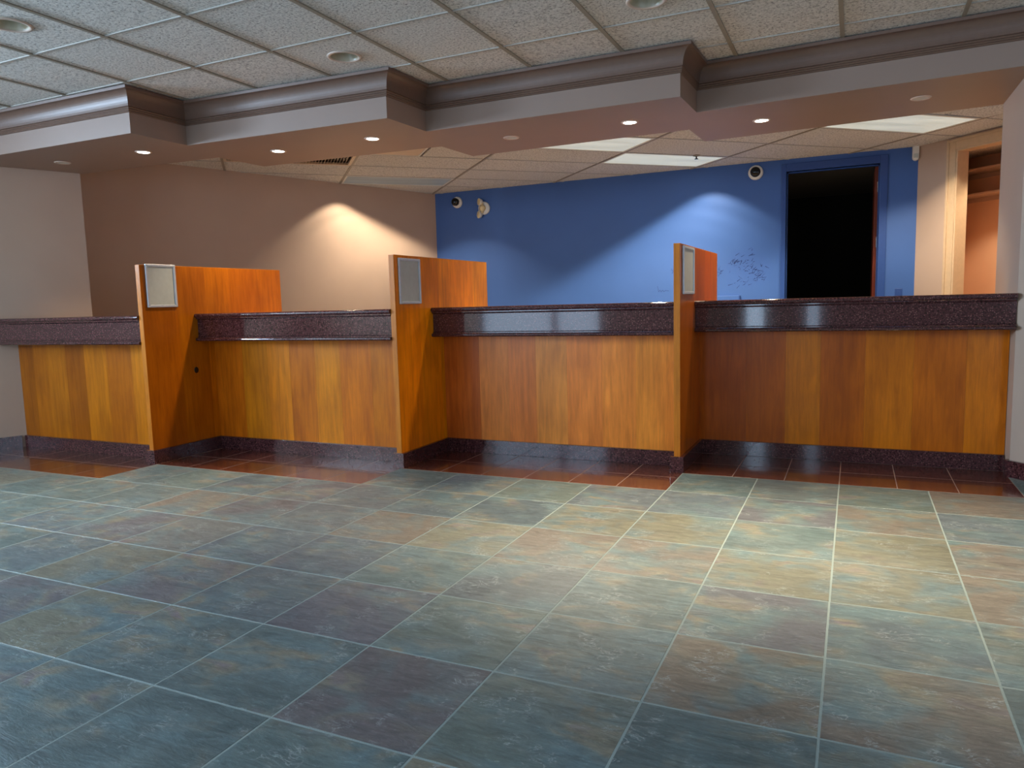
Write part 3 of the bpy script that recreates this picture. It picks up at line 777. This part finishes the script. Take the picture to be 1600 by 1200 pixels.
# ------------------------------------------------------------------ SOFFIT DOWNLIGHTS
WARM = (1.0, 0.80, 0.56)
DL = [(-5.746, -0.609, 0, 'unlit recessed soffit light, leftmost of all'), (-4.884, -0.555, 1, 'lit recessed soffit light above the leftmost counter'),
      (-4.018, -0.049, 1, 'lit recessed soffit light just right of the first partition'), (-3.155, -0.026, 1, 'lit recessed soffit light just left of the middle partition'),
      (-2.275, 0.481, 0, 'unlit recessed soffit light right of the middle partition'), (-1.375, 0.480, 1, 'lit recessed soffit light left of the rightmost partition'),
      (-0.556, 0.911, 1, 'lit recessed soffit light right of the rightmost partition'), (0.410, 0.825, 0, 'unlit recessed soffit light near the right wall')]
for x, y, lit, lab in DL:
    o3 = (x, y, ZS)
    t = empty('recessed_light', o3, 0, lab, 'ceiling light', 'recessed lights in the soffit')
    MB().lathe([(0.044, -0.001), (0.047, -0.005), (0.056, -0.005), (0.060, -0.0005), (0.060, 0.001)], 32).build('trim_ring', 'trimring', t, smooth=True)
    if lit:
        MB().lathe([(0.0005, -0.0045), (0.030, -0.0042), (0.0435, -0.003), (0.0438, -0.0005)], 32).build('lit_lens', 'lamp', t, smooth=True)
        spot('downlight', (x, y, ZS - 0.03), 64, WARM, 110, 0.5, 0.045)
    else:
        MB().lathe([(0.0005, -0.0008), (0.020, -0.0012), (0.030, -0.003), (0.0435, -0.002)], 32).build('dark_lens', 'insert', t, smooth=True)

# ------------------------------------------------------------------ CEILING CANS (front)
CL = ['recessed can light in the front ceiling above the middle counter', 'recessed can light cut by the top edge of the photo', 'recessed can light over the bright floor patch before the rightmost counter', 'recessed can light in the front ceiling at the top left corner']
for (x, y, lit), lab in zip(CANS, CL):
    t = empty('can_light', (x, y, ZC), 0, lab, 'ceiling light', 'can lights in the front ceiling')
    MB().lathe([(0.083, 0.001), (0.086, -0.004), (0.100, -0.004), (0.104, 0.0005), (0.104, 0.0035), (0.083, 0.0035)], 32).build('trim_ring', 'trimring', t, smooth=True)
    MB().lathe([(0.083, 0.002), (0.074, 0.035), (0.058, 0.08), (0.05, 0.12), (0.0005, 0.13)], 32).build('reflector', 'reflector', t, smooth=True)
    MB().lathe([(0.0005, 0.045), (0.018, 0.05), (0.032, 0.07), (0.034, 0.09), (0.022, 0.125)], 20).build('bulb', 'white', t, smooth=True)
    if lit: spot('can_beam', (x, y - 0.02, ZC - 0.01), 400 if x > -2 else 90, (1.0, 0.84, 0.60), 62, 1.0, 0.05, rot=(R(-9) if x > -2 else 0, 0, 0))

# ------------------------------------------------------------------ TROFFERS AND VENTS (rear ceiling)
def troffer(u0, u1, v0, v1, lab, lens, power, name='troffer_light', cat='ceiling light', cone=112):
    c = q_((u0 + u1) / 2, (v0 + v1) / 2); hu, hv = (u1 - u0) / 2 - 0.013, (v1 - v0) / 2 - 0.013
    t = empty(name, (c[0], c[1], ZC), R(43.5), lab, cat, 'fluorescent ceiling panels')
    fr = MB(); w = 0.022
    fr.box(-hu, hu, -hv, -hv + w, -0.002, 0.02).box(-hu, hu, hv - w, hv, -0.002, 0.02).box(-hu, -hu + w, -hv + w, hv - w, -0.002, 0.02).box(hu - w, hu, -hv + w, hv - w, -0.002, 0.02)
    fr.build('frame', 'white', t, bevel=0.002)
    MB().box(-hu + w, hu - w, -hv + w, hv - w, 0.003, 0.009).build('lens', lens, t)
    MB().box(-hu, hu, -hv, hv, 0.02, 0.10).build('housing', 'white', t)
    if power:
        for du in (-0.53, -0.27, 0.0, 0.27, 0.53):
            c2 = Vector(c) + ru * du
            spot('troffer_beam', (c2[0], c2[1], ZC - 0.012), power / 5, (1.0, 0.86, 0.66), cone, 0.22, 0.06)
    return t
troffer(-0.02, 1.235, -0.61, 0.0, 'glowing ceiling panel touching the blue wall edge, middle one', 'lens_lit', 330)
troffer(-1.335, -0.02, -1.285, -0.61, 'glowing ceiling panel half hidden by the soffit, above the middle bay', 'lens_lit', 330, cone=132)
troffer(1.235, 2.47, -2.61, -1.98, 'largest glowing ceiling panel, at the right near the pier', 'lens_lit', 260, cone=128)
troffer(-2.645, -1.335, 1.235, 1.83, 'greyish prismatic ceiling panel near the corner of beige and blue walls', 'lens_grey', 230)
t = troffer(-2.645, -2.02, -0.61, 0.0, 'small open-looking ceiling panel peeking out behind the soffit', 'louvre', 0)
# slotted air grille
u0, u1, v0, v1 = -3.94, -2.645, 0.0, 0.62
c = q_((u0 + u1) / 2, (v0 + v1) / 2); hu, hv = (u1 - u0) / 2 - 0.013, (v1 - v0) / 2 - 0.013
t = empty('air_grille', (c[0], c[1], ZC), R(43.5), 'slotted cream air grille in the ceiling behind the left soffit light', 'vent')
MB().box(-hu, hu, -hv, -hv + .03, -0.003, 0.02).box(-hu, hu, hv - .03, hv, -0.003, 0.02).box(-hu, -hu + .03, -hv + .03, hv - .03, -0.003, 0.02).box(hu - .03, hu, -hv + .03, hv - .03, -0.003, 0.02).build('frame', 'louvre', t)
MB().box(-hu, hu, -hv, hv, 0.03, 0.035).build('back_plate', 'black', t)
nb = 40
for k in range(nb):
    x = -hu + 0.04 + (2 * hu - 0.08) * k / (nb - 1)
    MB().add([(x, -hv + .03, -0.002), (x + .012, -hv + .03, 0.016), (x + .012, hv - .03, 0.016), (x, hv - .03, -0.002), (x + .002, -hv + .03, -0.003), (x + .014, -hv + .03, 0.015), (x + .014, hv - .03, 0.015), (x + .002, hv - .03, -0.003)],
             [(0, 1, 2, 3), (7, 6, 5, 4), (0, 4, 5, 1), (1, 5, 6, 2), (2, 6, 7, 3), (3, 7, 4, 0)]).build('louvre_blade', 'louvre', t)

cl_ = p45(0.75, 0.6)
spot('added_closet_light', (cl_[0], cl_[1], ZC - 0.03), 110, (1.0, 0.80, 0.58), 112, 0.4, 0.06)  # unseen light added to brighten the closet's back wall
# sprinkler head / sensor on the rear ceiling
t = empty('sprinkler_head', (-1.506, 3.538, ZC), 0, 'small brownish sprinkler head on the ceiling before the blue wall', 'sprinkler')
MB().lathe([(0.04, 0.003), (0.04, -0.002), (0.030, -0.008), (0.012, -0.010)], 20, cap0=True, cap1=True).build('escutcheon', 'tbar_warm', t, smooth=True)
MB().lathe([(0.008, -0.010), (0.008, -0.030), (0.022, -0.034), (0.022, -0.037), (0.001, -0.038)], 16).build('deflector', 'black', t)

# ------------------------------------------------------------------ WALL DEVICES
def facing(cx, cy, cz, nx, ny):   # local z -> outward direction (nx, ny)
    l = hypot(nx, ny); nx, ny = nx / l, ny / l
    return lambda a, b_, c_: (cx + nx * c_ - ny * a, cy + ny * c_ + nx * a, cz + b_)
def dome(x, z, r, lab, lx, lz):
    t = empty('dome_camera', (x, YB, z), 0, lab, 'camera', 'dome cameras on the blue wall')
    T = facing(0, 0, 0, 0, -1)
    MB().lathe([(r, 0.001), (r, 0.018), (r * .93, 0.032), (r * .76, 0.042), (r * .66, 0.043)], 32, T=T, cap0=True).build('housing', 'white', t, smooth=True)
    k = r * .70
    T2 = lambda a, b_, c_: T(a + lx, b_ + lz, c_)
    MB().lathe([(k * cos(q * pi / 16), 0.038 + k * .8 * sin(q * pi / 16)) for q in range(8)] + [(0.0008, 0.038 + k * .8)], 28, T=T2).build('smoked_dome', 'dome', t, smooth=True)
    MB().lathe([(0.012, 0.038 + k * .79), (0.010, 0.041 + k * .8), (0.001, 0.042 + k * .8)], 16, T=lambda a, b_, c_: T2(a + 0.004, b_ - 0.004, c_ - 0.002)).build('lens_glint', 'silver', t) if False else None
dome(-4.865, 2.478, 0.076, 'white dome camera at the left end of the blue wall, by the corner', -0.020, 0.006)
dome(-0.994, 2.504, 0.082, 'white dome camera left of the dark doorway', 0.0, 0.004)
# twin-head emergency light
t = empty('emergency_light', (-4.47, YB, 2.37), 0, 'small aged white twin-head emergency light beside the left dome camera', 'emergency light')
T = facing(0, 0, 0, 0, -1)
MB().lathe([(0.085, 0.001), (0.085, 0.02), (0.07, 0.03), (0.0008, 0.034)], 28, T=lambda a, b_, c_: T(a + 0.01, b_, c_), cap0=True).build('back_plate', 'white', t, smooth=True)
MB().lathe([(0.042, 0.03), (0.045, 0.055), (0.025, 0.075), (0.0008, 0.08)], 20, T=lambda a, b_, c_: T(a, b_ + 0.0, c_)).build('hub', 'cream', t, smooth=True)
for sx, sz, tilt in ((-0.035, 0.082, 0.5), (-0.045, -0.085, -0.4)):
    def TT(a, b_, c_, sx=sx, sz=sz, tilt=tilt):
        ca, sa = cos(-0.6), sin(-0.6)
        a2, c2 = a * ca - c_ * sa, a * sa + c_ * ca
        return T(a2 * -1 + sx, b_ + sz, c2 + 0.055)
    MB().lathe([(0.012, -0.045), (0.034, -0.03), (0.046, 0.0), (0.048, 0.012), (0.042, 0.012)], 20, T=TT, cap0=True).build('lamp_head', 'white', t, smooth=True)
    MB().lathe([(0.042, 0.010), (0.030, 0.016), (0.0008, 0.019)], 20, T=TT).build('lamp_lens', 'cream', t, smooth=True)
    a0 = T(0, sz * .35, 0.05); a1 = T(sx * .6, sz * .75, 0.05)
    MB().box(-0.012, 0.012, -0.062, -0.038, min(a0[2], a1[2]), max(a0[2], a1[2])).build('arm', 'cream', t)
# motion detector in the corner
t = empty('motion_detector', (0.606, YB, 2.55), 0, 'white rounded motion detector high in the corner beside the angled wall', 'detector')
mb = MB(); n = 12; ring = []
for k in range(n + 1):
    a = pi + pi * k / n; ring.append((0.034 * cos(a), -0.045 + 0.034 * sin(a)))
ring = [(-0.034, 0.078)] + ring + [(0.034, 0.078)]
mb.add([(x, -0.002, z) for x, z in ring] + [(x * .86, -0.045, z * .95) for x, z in ring],
       [tuple(range(len(ring))), tuple(reversed(range(len(ring), 2 * len(ring))))] + [(i, (i + 1) % len(ring), len(ring) + (i + 1) % len(ring), len(ring) + i) for i in range(len(ring))])
mb.build('housing', 'white', t, bevel=0.005)
MB().box(-0.020, 0.020, -0.052, -0.045, -0.052, -0.008).build('lens', 'insert', t, bevel=0.004)
# outlet plate painted blue
t = empty('wall_outlet', (0.486, YB, 1.075), 0, 'blue painted outlet plate right of the dark doorway, above the countertop', 'outlet')
MB().box(-0.037, 0.037, -0.008, -0.0005, 0.0, 0.118 * .55 + 0.012).build('plate', 'blue_trim', t, bevel=0.003)
MB().box(-0.012, 0.012, -0.0105, -0.008, 0.02, 0.05).build('switch', 'blue_trim', t, bevel=0.001)
# blue surface raceway
t = empty('wire_raceway', (-1.55, YB, 1.10), 0, 'flat blue painted raceway on the blue wall right of the rightmost partition', 'raceway')
MB().box(-0.20, 0.385, -0.022, -0.0005, -0.06, 0.022).build('channel', 'blue', t, bevel=0.003)
MB().box(0.385, 0.395, -0.024, -0.0005, -0.062, 0.024).build('end_cap', 'blue_trim', t, bevel=0.002)
